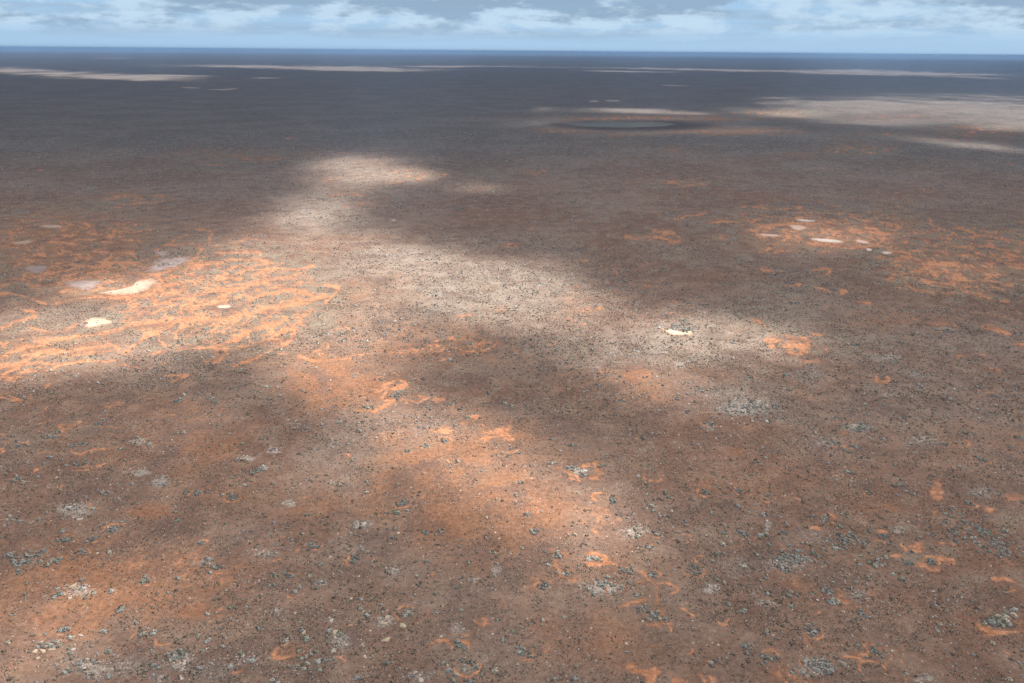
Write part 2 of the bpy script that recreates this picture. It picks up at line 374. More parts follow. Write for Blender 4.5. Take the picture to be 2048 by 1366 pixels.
# calcrete / blue grey scrub patches: cx, cy, rx, ry, amount
ROCK = [(1487,815,58,18,1.),(1716,856,34,9,.9),(1655,886,22,8,.9),(1616,750,34,14,.6),(1775,715,34,9,.7),(1775,790,20,8,.5),(1845,881,34,9,.7),(1675,954,20,12,.5),(1421,854,14,8,.8),(1836,749,30,12,.5),
        (1362,730,22,8,.7),(1571,1126,40,16,1.),(1622,1334,36,20,1.),(1720,1189,20,10,.8),(1850,1356,24,12,.8),(1963,984,26,10,.8),(1797,1058,24,10,.7),(1538,1052,8,16,.8),(1910,1212,50,12,.45),(1535,1203,18,8,.8),
        (1211,1176,42,15,.9),(1422,1176,20,13,1.),(1272,1062,36,16,.8),(150,1022,42,18,.75),(155,1180,40,16,.8),(407,1123,22,10,.8),(357,1322,28,20,1.),(578,1005,20,9,.9),(320,965,24,10,.8),(190,1335,44,24,.7),
        (553,1220,12,8,.9),(530,1107,26,8,.7),(318,1355,20,10,.7),(490,1320,20,12,.6),(728,1049,22,9,.8),(787,1141,16,8,.9),(683,1281,30,16,.9),(770,1242,26,14,.9),(942,1160,12,8,.9),(915,1256,18,10,1.),
        (642,1165,18,8,.8),(621,1088,12,6,.8),(995,1138,14,14,.8),(830,1350,40,14,.6),(275,882,16,8,.8),(281,945,26,8,.9),(320,963,14,10,.9),(202,983,10,5,.9),(492,916,20,8,.8),(548,901,14,8,.8),(583,845,30,14,.5),
        (525,936,16,8,.8),(1085,568,16,5,.9),(1340,690,60,16,.4),(1440,780,90,22,.4),(1550,840,60,14,.4),(1160,940,20,8,.9),(1390,640,40,10,.4),(1320,700,30,10,.6),(250,1330,50,24,.5),(60,1110,60,24,.4),
        (1130,1010,60,24,.12),(700,870,60,20,.35),(605,850,30,14,.5),(870,1100,90,30,.25),(1480,1130,60,26,.3),(1650,1080,100,30,.3),(1700,1150,90,30,.2),(640,1120,160,90,.12),(430,1340,60,20,.3),(950,1330,100,30,.3)]
# darker ground: the rim of the round dry lake
# sunlit gaps: cx, cy, rx, ry, tilt(deg), amount
LIT = [(470,600,230,95,-12,.95),(160,690,240,48,-10,.85),(560,560,150,70,-20,.9),(300,655,220,50,-8,.9),(40,650,120,40,-8,.5),(640,740,100,50,20,.85),(700,560,110,70,0,.65),(690,640,150,70,0,.55),(760,670,120,40,10,.35),
       (830,520,120,30,20,.55),(960,575,200,56,14,.95),(1080,600,110,40,8,.75),(900,640,120,30,0,.25),(740,352,95,34,0,.7),(700,325,60,14,0,.4),(830,350,40,14,0,.55),(640,425,90,30,-10,.5),(650,470,60,30,30,.4),(950,375,50,10,0,.4),
       (1340,668,140,44,10,.85),(1480,690,120,34,0,.8),(1290,760,95,46,25,.7),(1650,468,150,30,0,.36),(1300,255,300,12,2,.24),(240,570,90,20,-8,.6),(1900,540,120,40,0,.2),(1430,800,80,26,12,.3),(1180,700,120,50,10,.2),(920,930,170,70,22,.75),(1080,1020,160,60,20,.75),(860,880,110,36,0,.6),(640,960,110,44,0,.35),(790,810,150,70,25,.42),(770,700,160,60,0,.40),
       (1180,1080,100,60,30,.45),(1110,1150,80,60,50,.3),(130,1230,240,80,-25,.36),(40,1310,160,80,0,.25),(420,1240,120,40,-10,.15),(400,850,160,60,0,.15),(1450,930,160,60,0,.10),(1550,760,200,60,0,.12),
       (1900,215,240,21,2,.95),(1720,213,160,10,0,.6),(1640,204,110,4,0,.8),(1560,196,50,2.5,0,.6),(1700,235,200,12,4,.5),(2020,245,130,14,3,.7),(1940,292,130,6,6,.6),(1780,245,90,8,0,.3),(1600,228,90,7,0,.5),(1350,240,150,10,0,.15),
       (1250,221,110,4,1,.7),(1370,226,60,3,2,.6),(1080,219,26,2.5,0,.4),
       (110,146,220,6.5,3,.95),(250,154,100,4.5,2,.75),(330,151,90,1.8,1,.7),(530,156,30,1.2,0,.5),(600,135,230,3.2,1,.85),(720,140,100,2.6,1,.8),(880,133,70,1.6,0,.8),(1010,133,100,1.3,1,.5),(220,117,40,1.2,0,.5),(420,101,260,.8,0,.35),
       (1260,143,100,1.5,1,.7),(1370,138.5,230,1.1,1,.7),(1480,141,130,2.2,1,.7),(1760,146,170,4.5,1,.9),(1700,141,60,2.5,0,.7),(1900,148,100,2,1,.6),(1950,155,90,1.6,2,.5),(60,102,90,1,0,.4)]

# ------------------------------------------------------------------ ground sheet
dep_fwd = np.concatenate([np.array([89.9, 86, 82, 78, 74, 70, 66, 62, 58, 55, 52, 50, 48]), np.arange(46.5, 3.0, -0.078), np.arange(3.0, 0.42, -0.03), np.array([.40, .36, .32, .28, .24, .2, .17, .145, .12, .1])])
dep = np.radians(dep_fwd)
azs = np.concatenate([np.arange(-180, -42, 6.0), np.arange(-42, 42.01, 0.08), np.arange(48, 180, 6.0)])
azr = np.radians(azs)
NR, NC = len(dep), len(azs)
rad = H / np.tan(dep)
X = (rad[:, None] * np.sin(azr)[None, :]).ravel(); Y = (rad[:, None] * np.cos(azr)[None, :]).ravel()
PX, PY = to_px(X, Y)
view = (PX > -400) & (PX < 2450) & (PY > 85) & (PY < 1600)
iv = np.nonzero(view)[0]
vx, vy, vpx, vpy = X[iv], Y[iv], PX[iv], PY[iv]
# small raggedness of every traced outline, fixed to the ground
wob1 = fbm(vx, vy, 11.0, 5, 5, .62); wob2 = fbm(vx, vy, 11.0, 5, 25, .62)
pxm = F / np.maximum(np.sqrt(vx**2 + vy**2 + H * H), 1)           # pixels per metre there
qx = vpx + wob1 * np.clip(4.5 * pxm, 0.5, 22); qy = vpy + wob2 * np.clip(2.2 * pxm, 0.4, 12)

wmod = np.clip(1.0 + 1.7 * fbm(vx, vy, 15, 4, 260, .6), .30, 1.9)       # the sand veins swell and pinch out
sand = np.zeros(len(iv))
order = np.argsort(qy); qys = qy[order]
for blk, ((x0, y0, sc), strokes) in enumerate(STROKES):
    for st in strokes:
        wd = st[0] / sc * (.80 if blk in (2, 3, 4, 6, 7) else 0.85 if blk == 1 else .46); pts = st[1:]
        for (ax, ay), (bx, by) in zip(pts[:-1], pts[1:]):
            ax, ay, bx, by = x0 + ax / sc, y0 + ay / sc, x0 + bx / sc, y0 + by / sc
            R = wd * 2.2 + 1
            lo = np.searchsorted(qys, min(ay, by) - R); hi = np.searchsorted(qys, max(ay, by) + R)
            c = order[lo:hi]
            c = c[(qx[c] > min(ax, bx) - R) & (qx[c] < max(ax, bx) + R)]
            if not len(c): continue
            dx, dy = bx - ax, by - ay; L2 = dx * dx + dy * dy + 1e-9
            t = np.clip(((qx[c] - ax) * dx + (qy[c] - ay) * dy) / L2, 0, 1)
            ddx = qx[c] - ax - t * dx; ddy = (qy[c] - ay - t * dy) * 1.25
            d = np.sqrt(ddx**2 + ddy**2)
            sand[c] = np.maximum(sand[c], np.clip(1.0 - d / (wd * 2.0 * wmod[c]), 0, 1))


def blobs(lst, px, py, p=1.0):
    v = np.zeros(len(px))
    for cx, cy, rx, ry, a in lst:
        c = np.nonzero((np.abs(px - cx) < rx * 2.2) & (np.abs(py - cy) < ry * 2.2))[0]
        d2 = ((px[c] - cx) / rx) ** 2 + ((py[c] - cy) / ry) ** 2
        v[c] = np.maximum(v[c], a * np.exp(-(d2 ** p)))
    return v

big1 = fbm(vx, vy, 60, 4, 40); big2 = fbm(vx, vy, 60, 4, 60)
k = np.clip(10 * pxm, 2, 40)
soil_v = blobs(SOIL, vpx + big1 * k * 1.6, vpy + big2 * k * .7, 1.3)
rock_v = blobs(ROCK, vpx + wob1 * np.clip(5 * pxm, 1, 14), vpy + wob2 * np.clip(3 * pxm, .6, 8), 1.4)
fade = fbm(vx, vy, 16, 4, 150, .6)
sand *= np.clip(.92 + 1.0 * fade, .25, 1.15)
# small crescents and rings of bare sand round shrub mounds
RINGS = []
for q_ in range(210):
    cx0, cy0 = (rng.uniform(900, 2040), rng.uniform(470, 1350)) if q_ % 3 else (rng.uniform(0, 900), rng.uniform(740, 1350))
    c0 = at([cx0], [cy0])[0]; R0 = rng.uniform(1.0, 3.2) * (1.5 if cy0 < 700 else 1.0)
    RINGS.append((c0[0], c0[1], R0, rng.uniform(-np.pi, np.pi), rng.uniform(.7, 2.6), rng.uniform(.25, .6) * (1.4 if cy0 < 700 else 1), rng.uniform(.6, 1.0)))
oy = np.argsort(vy); vys = vy[oy]; wa, wb = 1.3 * fbm(vx, vy, 4, 3, 330), 1.3 * fbm(vx, vy, 4, 3, 340)
for rx0, ry0, R0, a0, ha, wd, am in RINGS:
    c = oy[np.searchsorted(vys, ry0 - R0 - 3):np.searchsorted(vys, ry0 + R0 + 3)]
    c = c[np.abs(vx[c] - rx0) < R0 + 3]
    dx, dy = vx[c] + wa[c] - rx0, vy[c] + wb[c] - ry0
    da = np.abs((np.arctan2(dy, dx) - a0 + np.pi) % (2 * np.pi) - np.pi)
    v_ = np.clip(1 - np.abs(np.hypot(dx, dy) - R0) / (wd * 2 * np.clip(1.15 - da / ha, .15, 1)), 0, 1) * (da < ha) * am
    sand[c] = np.maximum(sand[c], v_)
zone = blobs(SANDZONE, vpx, vpy, 1.5)
# fine veins inside the sand zones (ridged, warped noise in metres)
wx = vx + 6 * fbm(vx, vy, 14, 4, 80, .6); wy = vy + 6 * fbm(vx, vy, 14, 4, 90, .6)
size = np.where(vpy > 420, 17.0, 34.0)
ridge = 1 - np.abs(fbm(wx / size, wy / (size * 1.5), 1.0, 3, 100)) * 3.2
gate = fbm(vx, vy, 90, 3, 130)
ridge2 = 1 - np.abs(fbm(wx / 8, wy / 11, 1.0, 3, 170)) * 3.0
ridge3 = 1 - np.abs(fbm(wx / 4.5, wy / 8, 1.0, 3, 190)) * 2.6
rough3 = np.clip(fbm(vx, vy, 30, 3, 195) * 3, 0, 1)
ridge2 = np.maximum(ridge2, (ridge3 - .1) * rough3)
scar = sst(fbm(vx, vy, 55, 4, 270, .6), .22, .40) * .5 * (np.hypot(vx, vy) < 1300)
zone_s = np.maximum(zone, scar)
vein = np.clip(np.maximum(ridge, ridge2 - .05) - 0.60, 0, 1) * 2.7 * sst(zone_s + gate * 0.35 * (zone_s > .05), .22, .70) * np.clip(.85 + 1.1 * fade, .2, 1.1)
sand = np.maximum(sand, np.clip(vein, 0, .95))
# dry lake rim
rim = blobs([(1275, 251.5, 172, 11.5, 1.)], vpx, vpy + big2 * .6, 3.0)
rim = np.maximum(rim, blobs([(1120, 249, 26, 4, .8), (1420, 256, 70, 3.5, .5)], vpx, vpy, 1.5))

A = np.zeros((NR * NC, 4)); B = np.zeros((NR * NC, 4))
closed = sst(np.hypot(X, Y) + 260 * fbm(X, Y, 420, 4, 210), 650, 1500) * .95
B[:, 2] = closed
soil_v = soil_v * np.clip(.75 + 1.1 * fbm(vx, vy, 24, 5, 230, .6), .1, 1.25)
A[iv, 0] = sand; A[iv, 1] = soil_v; A[iv, 2] = rock_v; A[iv, 3] = zone
B[iv, 0] = rim
B[iv, 3] = blobs([(960,585,240,75,1.),(740,350,120,36,.7),(1400,680,190,55,.9),(640,430,100,45,.9),(820,520,130,45,.9),(560,600,160,90,.4),(1500,780,120,50,.5),(1180,700,110,40,.5)], vpx + big1 * k * 1.5, vpy + big2 * k * .6, 1.4)  # mask of the sunlit patches, where the soil colour is lightened to look sunnier
# pans as a keep-out mask for plants
panmask = np.zeros(len(iv))
for (x0, y0, sc), pts, key in PANS:
    p = np.array([(x0 + a / sc, y0 + b / sc) for a, b in pts])
    c = np.nonzero((vpx > p[:, 0].min() - 1) & (vpx < p[:, 0].max() + 1) & (vpy > p[:, 1].min() - 1) & (vpy < p[:, 1].max() + 1))[0]
    ins = np.zeros(len(c), bool)
    for i in range(len(p)):
        (ax, ay), (bx, by) = p[i], p[(i + 1) % len(p)]
        cross = (ay > vpy[c]) != (by > vpy[c])
        xi = (bx - ax) * (vpy[c] - ay) / (by - ay + 1e-12) + ax
        ins ^= cross & (vpx[c] < xi)
    panmask[c[ins]] = 1
B[iv, 1] = panmask

idx = np.arange(NR * NC).reshape(NR, NC)
nxt = np.roll(idx, -1, axis=1)
quads = np.stack([idx[:-1], idx[1:], nxt[1:], nxt[:-1]], -1).reshape(-1, 4)[:, ::-1]
cap = idx[0][None, ::-1]
gv = np.stack([X, Y, np.zeros_like(X)], 1)


def ground_material():
    m = bpy.data.materials.new('plain_soil'); m.use_nodes = True
    g = NT(m.node_tree)
    for n in list(g.n): g.n.remove(n)
    geo = g.add('ShaderNodeNewGeometry'); P = geo.outputs['Position']
    a = g.add('ShaderNodeAttribute', attribute_name='cover'); b = g.add('ShaderNodeAttribute', attribute_name='cover_b')
    sa = g.add('ShaderNodeSeparateColor'); g.l.new(a.outputs['Color'], sa.inputs[0])
    sb = g.add('ShaderNodeSeparateColor'); g.l.new(b.outputs['Color'], sb.inputs[0])
    sand_, soil_, rock_ = sa.outputs[0], sa.outputs[1], sa.outputs[2]; zone_ = a.outputs['Alpha']; rim_ = sb.outputs[0]; closed_ = sb.outputs[2]
    n400 = g.noise(P, 1 / 420, 4, .55); n60 = g.noise(P, 1 / 55, 5, .6); n12 = g.noise(P, 1 / 11, 4, .6)
    n2 = g.noise(P, 1 / 1.7, 4, .65); n05 = g.noise(P, 2.6, 3, .6); nb = g.noise(P, 1 / 130, 4, .6, .6)
    # grey brown soil, drifting between purple brown and olive
    base = g.mix(g.ss(nb, .38, .64), (0.262, 0.154, 0.110), (0.318, 0.224, 0.177))
    # the plain farther out is closed grey saltbush
    base = g.mix(g.m('MULTIPLY', closed_, g.ss(n60, .25, .55, .7, 1.0)), base, g.mix(g.ss(nb, .4, .62), (0.165, 0.158, 0.152), (0.215, 0.203, 0.192)))
    base = g.mix(g.m('MULTIPLY', g.ss(n12, .45, .7), .5), base, (0.305, 0.245, 0.195))
    # orange soil
    of = g.m('ADD', soil_, g.m('ADD', g.m('MULTIPLY', g.m('SUBTRACT', n60, .5), 1.5), g.m('MULTIPLY', g.m('SUBTRACT', n12, .5), .9)))
    of = g.ss(of, .0, .80)
    orange = g.mix(n2, (0.305, 0.140, 0.075), (0.40, 0.205, 0.120))
    base = g.mix(g.m('MULTIPLY', of, .85), base, orange)
    # sunlit patches painted paler: extra brightness put into the soil colour
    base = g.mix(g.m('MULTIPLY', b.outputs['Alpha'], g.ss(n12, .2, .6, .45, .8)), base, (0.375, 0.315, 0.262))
    # grey green low herbage between the sand veins
    hf = g.m('MULTIPLY', g.ss(zone_, .05, .5), g.ss(n12, .36, .56))
    base = g.mix(g.m('MULTIPLY', g.m('MULTIPLY', hf, .75), g.m('SUBTRACT', 1.0, g.m('MULTIPLY', of, .55))), base, (0.265, 0.235, 0.180))
    # dusty grey patches of scrub
    gf = g.m('MULTIPLY', g.ss(g.m('ADD', n60, g.m('MULTIPLY', rock_, .35)), .55, .72), g.m('SUBTRACT', 1.0, g.m('MULTIPLY', of, .8)))
    base = g.mix(g.m('MULTIPLY', gf, .55), base, (0.270, 0.235, 0.210))
    # calcrete crumbs
    rf = g.m('MULTIPLY', g.ss(g.m('ADD', g.m('MULTIPLY', rock_, .34), g.m('MULTIPLY', g.m('ADD', n2, n05), .5)), .69, .74), g.ss(rock_, .08, .3))
    base = g.mix(g.m('MULTIPLY', rf, .5), base, (0.52, 0.45, 0.39))
    pebble = g.m('MULTIPLY', g.ss(n05, .66, .74), g.ss(n60, .38, .6))
    base = g.mix(g.m('MULTIPLY', pebble, .55), base, (0.40, 0.32, 0.27))
    # bare orange sand
    rag = g.m('ADD', g.m('MULTIPLY', g.m('SUBTRACT', n2, .5), .75), g.m('MULTIPLY', g.m('SUBTRACT', n12, .5), .6))
    sf = g.ss(g.m('ADD', sand_, rag), .36, .70)
    sf = g.m('MULTIPLY', sf, g.ss(sand_, .02, .2))
    halo = g.m('MULTIPLY', g.ss(g.m('ADD', sand_, rag), .02, .5), g.ss(sand_, .0, .2))
    base = g.mix(g.m('MULTIPLY', halo, .7), base, (0.40, 0.205, 0.125))
    sandc = g.mix(n12, (0.47, 0.19, 0.098), (0.58, 0.265, 0.14))
    sandc = g.mix(g.ss(n2, .35, .65), sandc, (0.58, 0.30, 0.175))
    base = g.mix(g.m('MULTIPLY', sf, .95), base, sandc)
    n25 = g.noise(P, 1 / 24, 5, .65, .4)
    base = g.mix(g.m('MULTIPLY', g.ss(n25, .50, .64), .65), base, (0.205, 0.135, 0.108))
    base = g.mix(g.m('MULTIPLY', g.ss(n25, .46, .34), .35), base, (0.26, 0.155, 0.10))
    base = g.mix(g.m('MULTIPLY', rim_, .9), base, (0.050, 0.036, 0.035))
    fine = g.m('ADD', -.62, g.m('ADD', g.m('MULTIPLY', n2, 1.2), g.m('ADD', g.m('MULTIPLY', n05, 1.3), g.m('MULTIPLY', n12, .7))))
    fine = g.m('MAXIMUM', fine, .35)
    base = g.mix(1.0, base, g.xyz(fine, fine, fine), 'MULTIPLY')
    bs = g.add('ShaderNodeBsdfDiffuse'); g.l.new(base, bs.inputs['Color']); bs.inputs['Roughness'].default_value = 0.6
    bp = g.add('ShaderNodeBump'); bp.inputs['Strength'].default_value = .6; bp.inputs['Distance'].default_value = .35
    g.l.new(g.m('ADD', g.m('MULTIPLY', n2, .7), g.m('MULTIPLY', n05, .3)), bp.inputs['Height']); g.l.new(bp.outputs[0], bs.inputs['Normal'])
    o = g.add('ShaderNodeOutputMaterial'); g.l.new(bs.outputs[0], o.inputs['Surface'])
    return m

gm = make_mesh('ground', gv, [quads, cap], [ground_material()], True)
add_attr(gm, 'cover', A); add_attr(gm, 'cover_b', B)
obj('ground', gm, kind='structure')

# ------------------------------------------------------------------ claypans and the dry lake floor

def simple_mat(name, c1, c2, size, c3=None, rim=None):
    m = bpy.data.materials.new(name); m.use_nodes = True
    g = NT(m.node_tree); bs = g.n['Principled BSDF']
    P = g.add('ShaderNodeNewGeometry').outputs['Position']
    col = g.mix(g.ss(g.noise(P, 1 / size, 5, .6), .35, .66), c1, c2)
    if rim:
        ra = g.add('ShaderNodeAttribute', attribute_name='inward').outputs['Fac']
        fr = g.m('ADD', ra, g.m('MULTIPLY', g.m('SUBTRACT', g.noise(P, .45, 5, .65), .5), .7))
        col = g.mix(g.ss(fr, .02, .34), rim, col)
    if c3: col = g.mix(g.ss(g.noise(P, 1.2, 3, .6), .58, .68), col, c3)
    g.l.new(col, bs.inputs['Base Color']); bs.inputs['Roughness'].default_value = .92; bs.inputs['Specular IOR Level'].default_value = .15
    return m

PANMAT = {'cream': simple_mat('cream_clay', (0.50, 0.355, 0.265), (0.57, 0.43, 0.335), 9, rim=(0.42, 0.235, 0.15)),
          'pink': simple_mat('pink_clay', (0.44, 0.30, 0.24), (0.54, 0.40, 0.33), 7, rim=(0.38, 0.21, 0.14)),
          'grey': simple_mat('grey_pink_clay', (0.30, 0.225, 0.20), (0.40, 0.31, 0.29), 6, (0.19, 0.12, 0.09), rim=(0.30, 0.18, 0.13)),
          'white': simple_mat('white_salt', (0.48, 0.40, 0.35), (0.58, 0.50, 0.45), 8, rim=(0.40, 0.27, 0.2))}


def sheet(name, pts, mat, z=0.02, rough=0.9, sub=10, **props):
    """a thin sheet with a ragged outline lying on the plain"""
    p = np.array(pts); q = []
    n = len(p)
    for i in range(n):                                  # Catmull-Rom round the outline
        p0, p1, p2, p3 = p[i - 1], p[i], p[(i + 1) % n], p[(i + 2) % n]
        for t in np.linspace(0, 1, sub, endpoint=False):
            q.append(.5 * (2 * p1 + (p2 - p0) * t + (2 * p0 - 5 * p1 + 4 * p2 - p3) * t * t + (3 * p1 - p0 - 3 * p2 + p3) * t**3))
    q = np.array(q); c = q.mean(0)
    span = np.ptp(q, axis=0).max()
    nn = fbm(q[:, 0], q[:, 1], span / 9, 3, 300)
    q = c + (q - c) * (1 + rough * .32 * nn)[:, None]
    v = np.concatenate([np.c_[q, np.full(len(q), z)], [[c[0], c[1], z + .004]]]); v[:, :2] -= c
    k = np.arange(len(q)); f = np.stack([k, (k + 1) % len(q), np.full(len(q), len(q))], 1)
    ar = np.sum((q[k, 0] - c[0]) * (q[(k + 1) % len(q), 1] - c[1]) - (q[(k + 1) % len(q), 0] - c[0]) * (q[k, 1] - c[1]))
    if ar < 0: f = f[:, ::-1]
    ms = make_mesh(name, v, [f], [mat], True); iw = np.zeros((len(v), 4)); iw[-1] = 1; add_attr(ms, 'inward', iw)
    o = obj(name, ms, **props)
    o.location = (c[0], c[1], 0)
    return o

for ((x0, y0, sc), pts, key), lab in zip(PANS, PAN_LABEL):
    g = at([x0 + a / sc for a, b in pts], [y0 + b / sc for a, b in pts])
    sheet('claypan', g, PANMAT[key], rough=1.8 if key == 'grey' else .9, label=lab, category='claypan', group='pale claypans on the plain')
lk = at(1242 + 104 * np.cos(np.linspace(0, 6.28, 24, endpoint=False)), 248.6 + 6.2 * np.sin(np.linspace(0, 6.28, 24, endpoint=False)))
sheet('dry_lake', lk, simple_mat('lake_floor', (0.066, 0.069, 0.068), (0.085, 0.086, 0.082), 60), rough=.5, sub=4,
      label='round dry lake bed with grey green floor and dark rim far out on the plain', category='dry lake')

# ------------------------------------------------------------------ bushes and stones: templates

def bush_template(n, seed, size=.34, flat=.72):
    """a low rounded shrub made of n leafy tufts, unit radius"""
    r = np.random.default_rng(seed)
    th = r.uniform(0, 2 * np.pi, n); cz = r.uniform(0, 1, n) ** .8
    lob = 1 + .22 * np.sin(2 * th + r.uniform(0, 6)) + .16 * np.sin(3 * th + r.uniform(0, 6)) + .1 * np.sin(7 * th + r.uniform(0, 6))
    rr = r.uniform(.62, 1.0, n) * lob
    s = np.sqrt(1 - cz**2)
    c = np.stack([rr * s * np.cos(th), rr * s * np.sin(th), flat * rr * cz * 1.05 + .04], 1)
    nrm = c * np.array([1, 1, 1.05]); nrm /= np.linalg.norm(nrm, axis=1)[:, None] + 1e-9
    nrm += r.normal(0, .28, (n, 3)); nrm /= np.linalg.norm(nrm, axis=1)[:, None]
    t = np.cross(nrm, r.normal(0, 1, (n, 3))); t /= np.linalg.norm(t, axis=1)[:, None]
    b = np.cross(nrm, t)
    sz = (size * r.uniform(.6, 1.3, n))[:, None]
    q = np.stack([c + t * sz * 1.2, c + b * sz * .8, c - t * sz * 1.1, c - b * sz * .8], 1)     # (n,4,3)
    V, Q = q.reshape(-1, 3), np.arange(n * 4).reshape(n, 4)
    if n >= 100:                                        # the woody heart that the tufts grow from
        a8 = np.linspace(0, 2 * np.pi, 8, endpoint=False); k = np.arange(8); k2 = (k + 1) % 8
        rings = [np.c_[rad_ * np.cos(a8), rad_ * np.sin(a8), np.full(8, h_)] for rad_, h_ in ((.78, -.03), (.74, .3 * flat), (.45, .62 * flat), (.1, .75 * flat))]
        o_ = len(V); V = np.concatenate([V] + rings)
        Q = np.concatenate([Q] + [np.stack([o_ + 8 * i + k, o_ + 8 * i + k2, o_ + 8 * i + 8 + k2, o_ + 8 * i + 8 + k], 1) for i in range(3)])
    return V, Q


def merge(templates, which, pos, scale, rot, zs, tint):
    V, Fc, T = [], [], []; off = 0
    for k, (tv, tf) in enumerate(templates):
        s = np.nonzero(which == k)[0]
        if not len(s): continue
        c, sn = np.cos(rot[s])[:, None], np.sin(rot[s])[:, None]
        x = (tv[None, :, 0] * c - tv[None, :, 1] * sn) * scale[s][:, None] + pos[s, 0][:, None]
        y = (tv[None, :, 0] * sn + tv[None, :, 1] * c) * scale[s][:, None] + pos[s, 1][:, None]
        z = tv[None, :, 2] * (scale[s] * zs[s])[:, None]
        V.append(np.stack([x, y, z], -1).reshape(-1, 3))
        Fc.append((tf[None] + (np.arange(len(s)) * len(tv))[:, None, None] + off).reshape(-1, tf.shape[1]))
        T.append(np.repeat(tint[s], len(tv), 0)); off += len(s) * len(tv)
    V = np.concatenate(V); T = np.concatenate(T)
    return V, np.concatenate(Fc), np.c_[T, np.ones(len(T))]


def tint_mat(name, mul=1.0, translucent=False, objrand=False):
    m = bpy.data.materials.new(name); m.use_nodes = True
    g = NT(m.node_tree)
    for n in list(g.n): g.n.remove(n)
    at_ = g.add('ShaderNodeAttribute', attribute_name='tint')
    P = g.add('ShaderNodeNewGeometry').outputs['Position']
    nz = g.m('ADD', .72, g.m('MULTIPLY', g.noise(P, 5.0, 2, .6), .56))
    c = g.mix(1.0, at_.outputs['Color'], g.xyz(nz, nz, nz), 'MULTIPLY')
    if objrand:
        oi = g.add('ShaderNodeObjectInfo'); rv = g.m('ADD', .75, g.m('MULTIPLY', oi.outputs['Random'], .5))
        c = g.mix(1.0, c, g.xyz(rv, rv, rv), 'MULTIPLY')
    d = g.add('ShaderNodeBsdfDiffuse'); g.l.new(c, d.inputs['Color'])
    o = g.add('ShaderNodeOutputMaterial'); g.l.new(d.outputs[0], o.inputs['Surface'])
    return m

LEAF = tint_mat('saltbush_leaf'); LEAF_O = tint_mat('saltbush_leaf_single', objrand=True)
STONE = tint_mat('limestone'); STONE_O = tint_mat('limestone_single', objrand=True)


def lookup(x, y):
    """attribute rows A, B of the ground at points"""
    r = np.hypot(x, y); d = np.degrees(np.arctan2(H, r)); a = np.degrees(np.arctan2(x, y))
    ri = np.clip(NR - 1 - np.searchsorted(dep_fwd[::-1], d), 0, NR - 1); ci = np.clip(np.searchsorted(azs, a), 0, NC - 1)
    k = ri * NC + ci
    return A[k], B[k]


def scatter(n, d0, d1, half=0.80):
    u = rng.uniform(0, 1, n); r = np.sqrt(d0 * d0 + u * (d1 * d1 - d0 * d0)); a = rng.uniform(-half, half, n)
    return r * np.sin(a), r * np.cos(a)

# --- bushes
D1 = 1500.0
area = 0.80 * (D1**2 - 105**2)
x, y = scatter(int(area * 0.30), 105, D1)
a, b = lookup(x, y)
clump = fbm(x, y, 14, 3, 500); wide = fbm(x, y, 80, 3, 520); d = np.hypot(x, y)
p = 0.28 + 0.95 * clump + 0.75 * wide
p = p + .12
p *= 1 - .80 * sst(a[:, 1] + .4 * wide, .25, .8)
p *= 1 - .95 * sst(a[:, 0], .15, .45)
p = np.maximum(p, 0.03)
p = np.maximum(p, a[:, 2] * .9) * (1 - b[:, 1] * .93) * (1 - b[:, 0])
far_thin = np.clip(1.25 - d / 1500, .35, 1)
keep = rng.uniform(0, 1, len(x)) < p * far_thin
x, y, a, d = x[keep], y[keep], a[keep], d[keep]
n = len(x)
rs = 0.18 + 0.28 * rng.gamma(2.0, .42, n) * .9
rs *= 1 + .35 * a[:, 2] + np.clip(d - 600, 0, 900) / 2400
rs = np.clip(rs, .18, 1.15)
kind = rng.uniform(0, 1, n)
blue = (kind < .22 + .5 * a[:, 2]) | (rs > .72)
tint = np.where(blue[:, None], np.array([0.42, 0.41, 0.38])[None], np.array([0.29, 0.24, 0.185])[None])
dry = kind > .90
tint = np.where(dry[:, None], np.array([0.46, 0.38, 0.31])[None], tint)
tint = tint * rng.uniform(.72, 1.3, n)[:, None] * (1 + rng.normal(0, .025, (n, 3)))
pos = np.c_[x, y]
# clumps of large shrubs seen in the photograph: cx, cy, spread x, spread y (photo px), count, radius
CLUMPS = [(2003,1243,24,9,26,1.1),(2018,1223,10,5,6,1.0),(1115,1110,9,6,9,.8),(1188,1118,13,4,12,.8),(1252,1138,14,5,12,.75),(1126,1148,10,5,5,.8),(1211,1170,34,6,26,.7),(1312,1236,14,9,14,.8),
          (1284,1218,10,6,6,.7),(797,790,17,5,16,.9),(800,783,10,5,8,.9),(768,783,5,2,3,.8),(240,568,18,4,16,.7),(230,573,14,4,10,.7),(215,560,10,2,6,.7),(1037,907,5,2,3,1.0),(1105,927,4,2,3,.9),(1140,938,12,5,10,.8),
          (1170,950,10,4,8,.8),(340,512,24,6,26,.8),(330,530,26,5,24,.8),(1360,650,22,8,36,1.),(1665,1206,12,5,10,.9),(1653,1036,8,4,6,.9),(1755,1130,12,6,10,.9),(40,1120,40,14,40,.8),(110,1122,18,6,12,.9),
          (242,1218,6,3,4,.9),(108,876,16,4,10,.8),(160,890,26,5,14,.8),(430,806,10,4,8,.8),(735,815,10,4,7,.8),(1375,660,20,6,20,1.),(1590,1115,40,10,60,.8),(1690,1080,60,20,60,.7),(1940,1060,60,26,90,.7),(2000,1090,40,26,70,.7),
          (1500,815,50,14,70,.85),(1720,855,26,7,24,.8),(350,1312,22,12,24,.75),(1640,1330,26,14,34,.7),(1490,1290,14,6,10,.8),(210,990,0,0,1,.9),(620,1330,40,20,20,.8),(150,1330,30,14,20,.7),(100,1290,26,8,14,.75)]
ex, er, et = [], [], []
